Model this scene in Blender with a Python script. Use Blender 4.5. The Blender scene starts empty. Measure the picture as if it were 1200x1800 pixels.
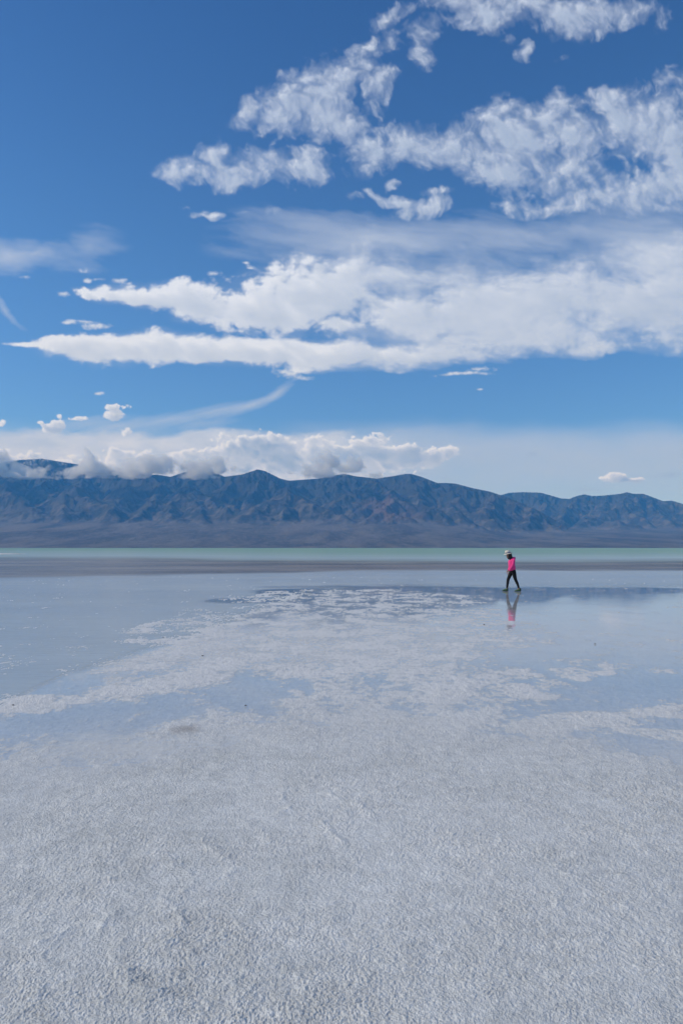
import bpy, bmesh, math, random
import numpy as np
from mathutils import Vector, Matrix, Euler

sc = bpy.context.scene
COL = sc.collection
R = math.radians
random.seed(7)

# ------------------------------------------------------------------ camera
CAM_H = 1.70
HOR = 963.0                      # row of the horizon in the 1200x1800 photograph
cam_d = bpy.data.cameras.new('camera')
cam = bpy.data.objects.new('camera', cam_d)
COL.objects.link(cam)
sc.camera = cam
cam.location = (0, 0, CAM_H)
cam.rotation_euler = (R(90), 0, 0)
cam_d.sensor_fit = 'VERTICAL'
cam_d.sensor_height = 36
cam_d.sensor_width = 24
cam_d.lens = 24
cam_d.shift_y = (HOR - 900) / 1800
cam_d.clip_start = 0.05
cam_d.clip_end = 200000

# ------------------------------------------------------------------ node helper
class S:
    """a socket with arithmetic"""
    def __init__(s, nt, sock): s.nt, s.k = nt, sock
    def _m(s, op, o=None, o2=None, clamp=False):
        n = s.nt.nodes.new('ShaderNodeMath'); n.operation = op; n.use_clamp = clamp
        for i, v in enumerate((s, o, o2)):
            if v is None: continue
            if isinstance(v, S): s.nt.links.new(v.k, n.inputs[i])
            else: n.inputs[i].default_value = v
        return S(s.nt, n.outputs[0])
    def __add__(s, o): return s._m('ADD', o)
    def __radd__(s, o): return s._m('ADD', o)
    def __sub__(s, o): return s._m('SUBTRACT', o)
    def __rsub__(s, o): return (s * -1.0) + o
    def __mul__(s, o): return s._m('MULTIPLY', o)
    def __rmul__(s, o): return s._m('MULTIPLY', o)
    def __truediv__(s, o): return s._m('DIVIDE', o)
    def max(s, o): return s._m('MAXIMUM', o)
    def min(s, o): return s._m('MINIMUM', o)
    def pow(s, o): return s._m('POWER', o)
    def clamp(s): return s._m('ADD', 0.0, clamp=True)
    def f(s, op, o=None, o2=None): return s._m(op, o, o2)

class G:
    """builder for one node tree"""
    def __init__(s, nt): s.nt = nt; s.n = nt.nodes; s.l = nt.links
    def w(s, sock): return S(s.nt, sock)
    def setin(s, inp, v):
        if v is None: return
        if isinstance(v, S): s.l.new(v.k, inp)
        else: inp.default_value = v
    def smooth(s, x, a, b, lo=0.0, hi=1.0, kind='SMOOTHSTEP'):
        n = s.n.new('ShaderNodeMapRange'); n.interpolation_type = kind
        s.setin(n.inputs[0], x)
        for i, v in zip((1, 2, 3, 4), (a, b, lo, hi)): s.setin(n.inputs[i], v)
        return s.w(n.outputs[0])
    def noise(s, vec, scale=1.0, detail=4, rough=0.5, lac=2.0, dist=0.0, col=False, w=None):
        n = s.n.new('ShaderNodeTexNoise')
        if w is not None:
            n.noise_dimensions = '4D'; n.inputs['W'].default_value = w
        s.setin(n.inputs['Vector'], vec)
        n.inputs['Scale'].default_value = scale; n.inputs['Detail'].default_value = detail
        n.inputs['Roughness'].default_value = rough; n.inputs['Lacunarity'].default_value = lac
        n.inputs['Distortion'].default_value = dist
        return s.w(n.outputs[1 if col else 0])
    def voro(s, vec, scale, feature='F1', rand=1.0, smooth=0.5, detail=0.0):
        n = s.n.new('ShaderNodeTexVoronoi'); n.feature = feature
        s.setin(n.inputs['Vector'], vec); n.inputs['Scale'].default_value = scale
        n.inputs['Randomness'].default_value = rand
        n.inputs['Detail'].default_value = detail
        if 'Smoothness' in n.inputs and feature == 'SMOOTH_F1': n.inputs['Smoothness'].default_value = smooth
        return s.w(n.outputs['Distance'])
    def comb(s, x, y, z):
        n = s.n.new('ShaderNodeCombineXYZ')
        for i, v in enumerate((x, y, z)): s.setin(n.inputs[i], v)
        return s.w(n.outputs[0])
    def sep(s, v):
        n = s.n.new('ShaderNodeSeparateXYZ'); s.l.new(v.k, n.inputs[0])
        return [s.w(o) for o in n.outputs]
    def vadd(s, a, b):
        n = s.n.new('ShaderNodeVectorMath'); n.operation = 'ADD'
        s.setin(n.inputs[0], a); s.setin(n.inputs[1], b); return s.w(n.outputs[0])
    def vsub(s, a, b):
        n = s.n.new('ShaderNodeVectorMath'); n.operation = 'SUBTRACT'
        s.setin(n.inputs[0], a); s.setin(n.inputs[1], b); return s.w(n.outputs[0])
    def vmul(s, a, b):
        n = s.n.new('ShaderNodeVectorMath'); n.operation = 'MULTIPLY'
        s.setin(n.inputs[0], a); s.setin(n.inputs[1], b); return s.w(n.outputs[0])
    def vscale(s, a, f):
        n = s.n.new('ShaderNodeVectorMath'); n.operation = 'SCALE'
        s.setin(n.inputs[0], a); s.setin(n.inputs['Scale'], f); return s.w(n.outputs[0])
    def mapping(s, v, loc=(0, 0, 0), rot=(0, 0, 0), scale=(1, 1, 1), kind='POINT'):
        n = s.n.new('ShaderNodeMapping'); n.vector_type = kind
        s.l.new(v.k, n.inputs[0])
        n.inputs['Location'].default_value = loc; n.inputs['Rotation'].default_value = rot
        n.inputs['Scale'].default_value = scale
        return s.w(n.outputs[0])
    def length(s, v):
        n = s.n.new('ShaderNodeVectorMath'); n.operation = 'LENGTH'
        s.l.new(v.k, n.inputs[0]); return s.w(n.outputs['Value'])
    def mix(s, f, a, b, mode='MIX'):
        n = s.n.new('ShaderNodeMix'); n.data_type = 'RGBA'; n.blend_type = mode
        s.setin(n.inputs[0], f)
        for i, v in ((6, a), (7, b)):
            if isinstance(v, S): s.l.new(v.k, n.inputs[i])
            else: n.inputs[i].default_value = (*v, 1) if len(v) == 3 else v
        return s.w(n.outputs[2])
    def fmix(s, f, a, b): return (b - a) * f + a if isinstance(b, S) else (a * (1.0 - f) + b * f if isinstance(a, S) else f * (b - a) + a)
    def attr(s, name, col=False):
        n = s.n.new('ShaderNodeAttribute'); n.attribute_name = name
        return s.w(n.outputs['Color' if col else 'Fac'])
    def pos(s):
        n = s.n.new('ShaderNodeNewGeometry'); return s.w(n.outputs['Position'])
    def geo(s, name):
        n = s.n.new('ShaderNodeNewGeometry'); return s.w(n.outputs[name])
    def obj(s):
        n = s.n.new('ShaderNodeTexCoord'); return s.w(n.outputs['Object'])
    def bump(s, h, dist=1.0, strength=1.0, normal=None):
        n = s.n.new('ShaderNodeBump'); s.setin(n.inputs['Height'], h)
        n.inputs['Distance'].default_value = dist; s.setin(n.inputs['Strength'], strength)
        if normal is not None: s.l.new(normal.k, n.inputs['Normal'])
        return s.w(n.outputs[0])

def new_mat(name):
    m = bpy.data.materials.new(name); m.use_nodes = True
    nt = m.node_tree; nt.nodes.clear()
    g = G(nt); out = nt.nodes.new('ShaderNodeOutputMaterial')
    return m, g, out

def principled(g, out, base, rough=0.6, spec=0.5, normal=None, ior=None):
    p = g.n.new('ShaderNodeBsdfPrincipled')
    if isinstance(base, S): g.l.new(base.k, p.inputs['Base Color'])
    else: p.inputs['Base Color'].default_value = (*base, 1)
    g.setin(p.inputs['Roughness'], rough)
    g.setin(p.inputs['Specular IOR Level'], spec)
    if ior: p.inputs['IOR'].default_value = ior
    if normal is not None: g.l.new(normal.k, p.inputs['Normal'])
    g.l.new(p.outputs[0], out.inputs[0])
    return p

# ------------------------------------------------------------------ exposure / engine
sc.view_settings.view_transform = 'Standard'
sc.view_settings.look = 'None'
sc.view_settings.exposure = 0.0
sc.view_settings.gamma = 1.0
sc.render.engine = 'CYCLES'
sc.cycles.use_denoising = True
sc.cycles.denoising_prefilter = 'ACCURATE'
sc.cycles.volume_bounces = 12
sc.cycles.volume_step_rate = 0.08
sc.cycles.volume_max_steps = 512
sc.cycles.max_bounces = 12
sc.cycles.transparent_max_bounces = 16
sc.cycles.caustics_reflective = False
sc.cycles.caustics_refractive = False

# ------------------------------------------------------------------ sun + world
SUN_EL, SUN_AZ = R(39), R(-92)         # azimuth from +Y towards +X: the sun stands to the left
sdir = Vector((math.sin(SUN_AZ) * math.cos(SUN_EL), math.cos(SUN_AZ) * math.cos(SUN_EL), math.sin(SUN_EL)))
sl = bpy.data.lights.new('sun', 'SUN'); sl.energy = 2.4; sl.angle = R(0.55); sl.color = (1.0, 0.96, 0.87)
sun = bpy.data.objects.new('sun', sl); COL.objects.link(sun)
sun.rotation_euler = (-sdir).to_track_quat('-Z', 'Y').to_euler()
sun.location = (-30, 0, 30)

# ---- numpy noise
_GT = {}
def perlin(x, y, seed=0):
    if seed not in _GT:
        a = np.random.RandomState(seed).rand(256, 256) * 2 * np.pi
        _GT[seed] = (np.cos(a).astype(np.float32), np.sin(a).astype(np.float32))
    gx, gy = _GT[seed]
    x0 = np.floor(x).astype(np.int32); y0 = np.floor(y).astype(np.int32); fx = x - x0; fy = y - y0
    ux = fx * fx * fx * (fx * (fx * 6 - 15) + 10); uy = fy * fy * fy * (fy * (fy * 6 - 15) + 10)
    i0 = x0 & 255; j0 = y0 & 255; i1 = (i0 + 1) & 255; j1 = (j0 + 1) & 255
    def gr(j, i, dx, dy): return gx[j, i] * dx + gy[j, i] * dy
    n00 = gr(j0, i0, fx, fy); n10 = gr(j0, i1, fx - 1, fy)
    n01 = gr(j1, i0, fx, fy - 1); n11 = gr(j1, i1, fx - 1, fy - 1)
    return (n00 * (1 - ux) + n10 * ux) * (1 - uy) + (n01 * (1 - ux) + n11 * ux) * uy
def fbm(x, y, oct=5, gain=0.5, lac=2.03, seed=0):
    s = 0; a = 1.0; t = 0
    for i in range(oct):
        s = s + a * perlin(x, y, seed + i * 17); t += a; a *= gain; x = x * lac + 13.7; y = y * lac - 7.3
    return s / t * 1.6
def ridged(x, y, oct=5, gain=0.5, lac=2.07, seed=0):
    s = 0; a = 1.0; t = 0; w = 1.0
    for i in range(oct):
        n = (1 - np.abs(perlin(x, y, seed + i * 31)) * 2) ** 2 * w
        s = s + a * n; t += a; a *= gain; w = np.clip(n * 1.6, 0, 1); x = x * lac + 5.1; y = y * lac + 9.2
    return s / t
def sstep(x, a, b):
    t = np.clip((x - a) / (b - a), 0, 1); return t * t * (3 - 2 * t)

# ---- BEGIN SKY
def billow(x, y, oct=5, gain=0.5, seed=0):
    s = 0; a = 1.0; t = 0
    for i in range(oct):
        s = s + a * np.abs(perlin(x, y, seed + i * 23)) * 2.2; t += a; a *= gain; x = x * 2.05 + 3.1; y = y * 2.05 + 8.7
    return s / t
def sky_clouds(W, H, AZ, E0, E1):
    """cover and brightness of the clouds over the window of sky az -AZ..AZ, el E0..E1 (radians)"""
    az, el = np.meshgrid(np.linspace(-AZ, AZ, W, dtype=np.float32), np.linspace(E0, E1, H, dtype=np.float32))
    u = 600 + 1200 * np.tan(az); v = HOR - 1200 * np.tan(el) / np.cos(az)
    x = u / 100; y = v / 100
    w1 = fbm(x * .8, y * 1.1, 5, .55, seed=101); w2 = fbm(x * .8 + 40, y * 1.1, 5, .55, seed=102)
    def un(items, wa, wb, soft=1.0):
        uu = u + w1 * wa; vv = v + w2 * wb; acc = np.zeros_like(u)
        for it in items:
            cu, cv, ru, rv = it[:4]; rot = math.radians(it[4]) if len(it) > 4 else 0; wg = it[5] if len(it) > 5 else 1.0
            dx = uu - cu; dy = -(vv - cv); c, s = math.cos(rot), math.sin(rot)
            r = np.sqrt(((dx * c + dy * s) / ru) ** 2 + ((-dx * s + dy * c) / rv) ** 2)
            e = np.clip(1.4 - r, 0, 1.4) * wg
            acc = np.maximum(acc, e) + 0.18 * np.minimum(acc, e)
        return acc
    def shade(D, step=5, n=6, k=0.5, dirx=-0.75, diry=-0.66):
        """march through the cover towards the sun (up and to the left)"""
        px = (u[0, 1] - u[0, 0]); tau = np.zeros_like(D)
        for i in range(1, n + 1):
            sx = int(round(dirx * step * i)); sy = int(round(-diry * step * i))
            tau += np.roll(np.roll(D, -sx, 1), -sy, 0) * 0.9 ** i
        return np.exp(-k * tau * 6 / n)
    cover = np.zeros_like(u); bright = np.full_like(u, 0.8)
    def over(a, b):
        nonlocal cover, bright
        bright = bright * (1 - a) + b * a; cover = cover * (1 - a) + a
    # --- pale layer at the horizon
    top = 752 + fbm(x * .35, y * 0, 3, seed=103) * 10
    r = sstep(v + fbm(x * .5, y * 1.5, 4, seed=104) * 18, top - 22, top + 45)
    rightness = sstep(u, 380, 760)
    r = r * (0.45 + 0.32 * rightness) * (1 - 0.45 * sstep(v, 800, 905))
    over(r * (0.92 + .25 * fbm(x * .6, y * 2.5, 4, seed=105)), 0.60 + 0 * u)
    # --- textured sheet behind the range on the left
    l = sstep(v + fbm(x * .9, y * 2.0, 6, .55, seed=106) * 22, 754, 772) * (1 - sstep(u, 520, 800))
    tx = fbm(x * 1.0 + w1 * .3, y * 3.4, 6, .6, seed=107)
    over(l * (0.90 + .2 * tx).clip(0, 1), 0.76 + tx * 0.17)
    # --- cumulus over the crest
    q1 = x + w1 * .12; q2 = y + w2 * .10
    b = billow(q1 * 2.3, q2 * 2.7, 6, .55, seed=120)
    bb = billow(q1 * 5.0, q2 * 5.4, 4, .55, seed=130)
    cum = un([(-20, 812, 70, 24), (50, 820, 60, 16), (35, 838, 40, 7), (135, 822, 44, 22), (120, 840, 40, 7), (190, 835, 40, 9), (240, 815, 70, 26), (240, 838, 40, 8), (330, 812, 60, 22), (310, 836, 26, 10), (400, 812, 60, 26), (390, 838, 30, 8),
              (430, 790, 60, 26), (475, 780, 44, 24), (500, 815, 60, 24), (545, 828, 40, 14), (570, 800, 60, 38), (640, 795, 46, 34), (620, 825, 60, 16), (690, 806, 50, 30), (745, 806, 50, 22), (790, 797, 24, 10)], 22, 12)
    small = un([(90, 751, 26, 12), (102, 744, 14, 8), (205, 727, 22, 11), (200, 717, 26, 7, 5, .8), (225, 757, 12, 8), (3, 745, 9, 8), (138, 736, 20, 5), (70, 742, 8, 5, 0, .7), (104, 733, 7, 5, 0, .8), (1080, 838, 26, 7, 0, .95), (1110, 843, 40, 5, 0, .8)], 8, 5)
    cum = np.maximum(cum, small)
    gate = sstep(cum, .02, .2)
    Dc = np.clip((cum * 1.0 + (b - .42) * 1.15 + (bb - .4) * .55 - 0.40) / 0.22, 0, 1) * gate; Dc = Dc * Dc * (3 - 2 * Dc)
    Df = np.clip((cum * 1.0 + (b - .42) * 1.3 + (bb - .4) * .6 - 0.42) / 1.0, 0, 1) * gate
    sh = shade(Df, 2, 6, 1.15)
    drk = un([(455, 785, 60, 24, -8), (500, 812, 40, 18), (370, 832, 0.1, 0.1), (575, 810, 34, 18), (615, 800, 30, 16), (660, 800, 40, 12), (725, 806, 44, 18), (680, 822, 20, 8), (430, 826, 22, 6), (100, 758, 26, 6), (1105, 843, 40, 6)], 14, 8)
    brc = 0.66 + 0.46 * sh + (b - .4) * .12 - 0.30 * np.tanh(np.clip(drk * .75 + (b - .4) * 1.6 + (bb - .4) * .9 - .12, 0, 3)) * (0.35 + 0.65 * (1 - sstep(sh, .35, .95))) + (b - .4) * .22 * (drk > .01)
    gap = sstep(fbm(x * 3.2, y * 5, 4, .6, seed=133), .22, .5) * un([(70, 822, 70, 14), (180, 826, 50, 10), (345, 830, 40, 8)], 10, 6) * 1.2
    over(Dc * (0.97 - gap.clip(0, 1) * .75), brc.clip(.3, 1.0))
    # scraps of dark scud
    scud = sstep(1, 0, 1) * un([(440, 818, 20, 6), (465, 812, 10, 5), (730, 790, 16, 8, 30), (935, 797, 12, 5, 20), (745, 833, 14, 3), (782, 841, 12, 2.5), (842, 803, 7, 3), (1140, 837, 30, 4, 0, .8), (1180, 835, 30, 5, 0, .9), (1030, 862, 45, 5, 0, .8), (975, 835, 16, 3, 0, .7), (1115, 845, 24, 3), (1060, 852, 40, 4, 0, .6)], 10, 6)
    over(np.clip(scud * .9 + (b - .4) * .9 - .25, 0, 1) * sstep(scud, .02, .2) * 0.55, 0.40 + 0 * u)
    # --- veils and streaks
    def streak(rot, sx, sy, seed):
        c, s = math.cos(math.radians(rot)), math.sin(math.radians(rot)); a = (x * c - y * s); b_ = (x * s + y * c)
        return fbm(a * sx + w1 * .25, b_ * sy + w2 * .25, 6, .58, seed=seed)
    veil = un([(10, 450, 60, 30, 0, .95), (60, 448, 50, 14, 10, .7), (170, 430, 50, 34, 0, .5), (120, 450, 90, 26, 0, .45), (10, 545, 42, 7, -45, .7), (640, 425, 240, 38, 0, .75), (560, 395, 170, 36, 0, .5), (800, 420, 220, 40, 0, .7), (1000, 410, 250, 36, 0, .6), (1150, 420, 160, 60, 0, .8)], 30, 18)
    st = streak(-8, .55, 2.4, 140)
    over(np.clip(veil * .75 + st * .55 - .08, 0, 1) * sstep(veil, 0.02, .3) * .72, 0.66 + 0 * u)
    wisp = un([(485, 692, 42, 8, 33, .95), (440, 712, 60, 9, 20, .9), (370, 724, 80, 11, 12, .85), (300, 738, 80, 12, 8, .9), (200, 748, 120, 16, 2, .8), (350, 745, 90, 10, 2, .5)], 7, 5)
    st2 = streak(14, .7, 5.5, 150)
    over(np.clip(wisp * .75 + st2 * .55 - .12, 0, 1) * sstep(wisp, .02, .3) * .55, 0.70 + 0 * u)
    # --- the two long banks and the broad mass on the right
    lo = un([(165, 512, 36, 11, -8), (240, 520, 80, 18, -8), (340, 532, 110, 32, -6), (450, 545, 130, 42, -6), (560, 515, 120, 60, 0), (545, 455, 40, 22, 20, .8), (620, 470, 70, 50, 0, .9), (600, 570, 50, 18),
              (690, 480, 100, 50, 0, .85), (700, 550, 130, 50, 0, .9), (760, 480, 130, 46, 0, .75), (780, 560, 120, 50, 0, .85),
              (50, 605, 46, 5, -6, .95), (130, 608, 80, 16, -4), (220, 612, 130, 28, 0), (400, 617, 260, 24, -1), (640, 622, 220, 26, 0),
              (830, 530, 130, 70, 0, .9), (900, 590, 180, 38, 3), (980, 530, 150, 80, 5), (1150, 530, 170, 76, 5), (1230, 520, 150, 90), (1150, 455, 130, 40, 8, .8), (1030, 615, 80, 16, 5, .8), (800, 625, 90, 16, 0, .8)], 30, 14)
    sm = un([(512, 654, 26, 9, 0, 1.0), (535, 664, 20, 5, 0, .8), (540, 648, 26, 2.5, 0, .7), (815, 658, 55, 3, 3, .9), (845, 650, 30, 4, 5, .7), (125, 568, 18, 4), (170, 572, 26, 7), (145, 565, 40, 3, 0, .7), (110, 518, 13, 5), (46, 486, 9, 4, 0, .8), (212, 492, 12, 5, 0, .8), (156, 490, 8, 4), (150, 474, 14, 5, 0, .6), (180, 488, 16, 3, 0, .6), (433, 463, 7, 3), (437, 473, 7, 2, 0, .8), (173, 690, 12, 3, 0, .9), (848, 684, 8, 2, 0, .7), (377, 483, 14, 5, 0, .7)], 12, 7)
    fb = fbm(x * 7 + w1 * .5, y * 11, 4, .6, seed=156)
    over(np.clip((sm * 1.05 + fb * .75 + (bb - .42) * .6 - .25) / .95, 0, 1) ** 1.2 * sstep(sm, .01, .25) * .92, (0.80 + fb * .12 + 0 * u).clip(.5, .95))
    n2 = fbm(x * 1.15 + w1 * .4, y * 1.9 + w2 * .3, 7, .56, seed=160)
    bl = billow(x * 2.4 + w1 * .3, y * 3.6 + w2 * .3, 5, .55, seed=170)
    st3 = streak(-6, .7, 2.0, 175)
    calm = np.clip(1.25 - np.abs(v - 615) / 30, 0, 1) * (1 - sstep(u, 480, 760))   # the lens-shaped bank has smooth edges
    rt = sstep(u, 520, 760)
    up = 1 - sstep(v, 440, 540)
    soft = 0.48 + 0.50 * rt - .12 * calm + .6 * up * sstep(u, 480, 640)
    gate = sstep(lo, .01, .18)
    hole = un([(560, 440, 60, 24, 10, .6), (640, 430, 80, 26, 0, .6), (740, 455, 90, 34), (860, 455, 90, 24, 20, .9), (700, 500, 50, 20), (770, 420, 70, 16), (640, 575, 60, 14), (700, 590, 70, 10), (540, 590, 60, 8, -6), (620, 580, 40, 10), (800, 470, 60, 12, 10), (790, 585, 30, 8)], 50, 30)
    fl = fbm(x * 5 + w1, y * 9 + w2, 5, .6, seed=177)
    Dl = np.clip((lo * 1.0 + n2 * (.70 - .48 * calm) + (bl - .42) * (.75 - .68 * calm) + fl * (.16 + .1 * rt - .12 * calm) + st3 * .45 * rt - hole * .30 - .22 + (1 - sstep(u, 60, 300)) * (fl * .6 + st3 * .5 - .08) * (1 - .8 * calm.clip(0, 1))) / (soft + .10), 0, 1) * gate
    Dl = Dl * Dl * (3 - 2 * Dl)
    Dd = np.clip((lo + n2 * .8 + (bl - .42) * 1.1 + st3 * .3 - .40) / 1.2, 0, 1) * gate
    shl = shade(Dd, 5, 7, .62)
    halo = np.clip(lo * .9 + st3 * .7 + n2 * .35 - .10, 0, 1) * (0.35 + .65 * sstep(u, 430, 640)) * sstep(lo, .0, .3)
    over(halo * .62, 0.74 + 0 * u)
    brl = 0.66 + 0.44 * shl + 0.10 * n2 + .05 * st3 - 0.09 * sstep(u, 850, 1200) * sstep(v, 490, 560)
    over(Dl * (0.97 - .14 * rt), brl.clip(.5, 1.0))
    # --- broken high cloud
    hi = un([(690, 25, 40, 18, 30, .6), (800, -5, 60, 26), (850, 25, 60, 36), (930, 10, 90, 36), (1010, 20, 90, 40, 5), (1090, 12, 60, 26, 0, .85), (1180, 30, 30, 24, 30, .35), (924, 86, 15, 17, 0, .85), (985, 105, 14, 12, 0, .45), (885, 78, 12, 9, 0, .5),
             (345, 300, 50, 26, 0, .9), (375, 275, 30, 34, 20, .95), (405, 315, 50, 24), (310, 307, 20, 14, 0, .8), (460, 285, 60, 32, 0, .9), (530, 292, 60, 30), (575, 305, 28, 16, 0, .8),
             (430, 195, 34, 22, 45, .95), (485, 195, 50, 42, 40), (530, 170, 70, 48, 50), (570, 210, 44, 36, 0), (600, 140, 56, 50, 45, .95), (660, 160, 32, 44, -30, .85), (650, 85, 40, 26, 20, .75), (690, 75, 30, 22, 20, .8), (750, 55, 36, 24, 30, .85), (740, 105, 20, 22, 0, .7),
             (615, 215, 30, 30, 0, .75),
             (655, 262, 50, 42), (720, 262, 80, 42), (800, 258, 90, 46), (885, 195, 30, 34, -30, .95), (855, 210, 30, 20, 0, .9), (900, 250, 100, 60), (985, 175, 26, 20, 0, .95), (1000, 225, 90, 50), (1080, 210, 70, 46), (1085, 165, 50, 12, 0, .6), (1150, 200, 80, 50, 0, .85), (1180, 250, 100, 60),
             (860, 300, 120, 26, -4, .85), (1000, 300, 150, 50, 0, .82), (1180, 330, 150, 36, 8), (1090, 345, 150, 26, 0, .9), (980, 365, 130, 16, 0, .7), (1210, 290, 60, 60, 0, .9), (1180, 145, 50, 20, 0, .5),
             (700, 352, 46, 10, -18, .9), (745, 368, 50, 16, 5), (770, 342, 36, 9, 0, .8), (690, 325, 10, 5, 0, .6), (620, 345, 26, 8, 0, .4),
             (345, 380, 22, 8, 10, .85), (386, 384, 18, 7, 0, .95), (328, 368, 10, 5, 0, .7), (478, 372, 16, 9, 0, .6), (440, 380, 20, 4, 0, .5)], 30, 26)
    ang = math.radians(28); xa = x * math.cos(ang) - y * math.sin(ang); ya = x * math.sin(ang) + y * math.cos(ang)
    n1 = fbm(xa * 1.55 + w1 * .5, ya * 1.35 + w2 * .5, 7, .58, seed=180)
    b1 = billow(xa * 3.2 + w1 * .8, ya * 2.8 + w2 * .8, 5, .55, seed=190)
    rd = ridged(xa * 2.1 + w1 * .9, ya * 1.7 + w2 * .9, 5, .5, seed=195)
    gate = sstep(hi, .01, .22)
    fx = fbm(xa * 7 + w1, ya * 4.5 + w2, 5, .62, seed=197)
    Dh = np.clip((hi * .78 + n1 * 1.05 + (b1 - .42) * 1.15 - (rd - .35) * .55 + fx * .30 - .18) / 1.5, 0, 1) * gate
    Dh = np.clip(Dh * 1.4, 0, 1) ** 1.2
    Dhs = np.clip((hi * .8 + n1 * .9 + (b1 - .42) * 1.5 - (rd - .35) * .5 - .30) / 1.3, 0, 1) * gate
    shh = shade(Dhs, 4, 6, .62)
    hal = np.clip(hi * .7 + n1 * .8 + fx * .25 - .16, 0, 1) * sstep(hi, 0, .35)
    over(hal * .55, 0.64 + 0 * u)
    over(Dh ** 1.3 * .84, (0.50 + 0.44 * shh + .06 * n1).clip(.4, .90))
    return cover.clip(0, 1).astype(np.float32), bright.clip(0, 1).astype(np.float32)
# ---- END SKY

def build_world():
    w = bpy.data.worlds.new('World'); sc.world = w; w.use_nodes = True
    nt = w.node_tree; nt.nodes.clear(); g = G(nt)
    out = nt.nodes.new('ShaderNodeOutputWorld')
    sky = nt.nodes.new('ShaderNodeTexSky'); sky.sky_type = 'NISHITA'; sky.sun_disc = False
    sky.sun_elevation = SUN_EL; sky.sun_rotation = SUN_AZ
    sky.altitude = 0; sky.air_density = 1.0; sky.dust_density = 0.1; sky.ozone_density = 3.5
    W, H, AZ, E0, E1 = 1400, 900, 0.62, -0.01, 0.72
    cov, bri = sky_clouds(W, H, AZ, E0, E1)
    img = bpy.data.images.new('cloud cover', W, H, alpha=True, float_buffer=True, is_data=True)
    px = np.ones((H, W, 4), np.float32); px[..., 0] = cov; px[..., 1] = bri; px[..., 2] = 0
    img.pixels.foreach_set(px.ravel()); img.update()
    tc = nt.nodes.new('ShaderNodeTexCoord'); d = g.w(tc.outputs['Generated'])
    x, y, z = g.sep(d)
    az = x.f('ARCTAN2', y); el = z.f('ARCTAN2', (x * x + y * y).f('SQRT'))
    uv = g.comb((az + AZ) / (2 * AZ), (el - E0) / (E1 - E0), 0.0)
    im = nt.nodes.new('ShaderNodeTexImage'); im.image = img; im.extension = 'EXTEND'; im.interpolation = 'Cubic'
    g.l.new(uv.k, im.inputs[0])
    cover, bright, _ = g.sep(g.w(im.outputs[0]))
    # plain broken cloud in the part of the sky beyond that window
    front = g.smooth(az.f('ABSOLUTE'), AZ - 0.10, AZ - 0.005, 1.0, 0.0) * g.smooth(el, E1 - 0.04, E1 - 0.002, 1.0, 0.0)
    gn = g.noise(g.mapping(d, scale=(1.3, 1.3, 3.4)), 1.6, 9, 0.6, dist=0.4)
    gn2 = g.noise(g.mapping(d, scale=(1.3, 1.3, 3.4), loc=(.05, 0, .05)), 1.6, 4, 0.6, dist=0.4)
    gcov = g.smooth(gn, 0.50, 0.68, 0.0, 0.9) * g.smooth(el, -0.01, 0.05)
    gbri = g.smooth(gn2, 0.35, 0.75, 0.9, 0.6)
    cover = cover * front + gcov * (1.0 - front)
    bright = bright * front + gbri * (1.0 - front)
    skyc = g.vscale(g.w(sky.outputs[0]), SKY_K)
    skyc = g.vmul(skyc, (SKY_R, SKY_G, SKY_B))
    ccol = g.mix(g.smooth(bright, 0.32, 0.98, 0.0, 1.0, 'LINEAR'), CL_DARK, CL_LITE)
    ccol = g.vmul(ccol, g.mix(g.smooth(el, 0.02, 0.25), (0.97, 1.02, 1.22), (1, 1, 1)))
    skyc = g.vmul(skyc, g.mix(g.smooth(el, 0.30, 0.80), (1, 1, 1), (0.66, 0.74, 0.82)))
    skyc = g.vmul(skyc, g.mix(g.smooth(el, 0.0, 0.45), (1.0, 0.96, 1.10), (1, 1, 1)))
    col = g.mix(cover, skyc, ccol)
    bg = nt.nodes.new('ShaderNodeBackground'); g.l.new(col.k, bg.inputs[0]); bg.inputs[1].default_value = 1.0
    g.l.new(bg.outputs[0], out.inputs[0])
SKY_K = 0.10
SKY_R, SKY_G, SKY_B = 0.55, 0.85, 1.18
CL_DARK = (0.19, 0.30, 0.50); CL_LITE = (0.76, 0.83, 0.98)
build_world()

def lumps(x, y, seed):
    """round grains: distance to the nearest of jittered points, one per unit cell"""
    rs = np.random.RandomState(seed); tx = rs.rand(256, 256).astype(np.float32); ty = rs.rand(256, 256).astype(np.float32); th = rs.rand(256, 256).astype(np.float32)
    x0 = np.floor(x).astype(np.int32); y0 = np.floor(y).astype(np.int32); best = np.full(x.shape, -1.0, np.float32)
    for j in (-1, 0, 1):
        for i in (-1, 0, 1):
            a, b = (x0 + i) & 255, (y0 + j) & 255
            d2 = (x0 + i + tx[b, a] - x) ** 2 + (y0 + j + ty[b, a] - y) ** 2
            r = 0.45 + 0.45 * th[b, a]
            best = np.maximum(best, np.sqrt(np.clip(1 - d2 / (r * r), 0, 1)) * r)
    return best.clip(0, 1)

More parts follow.
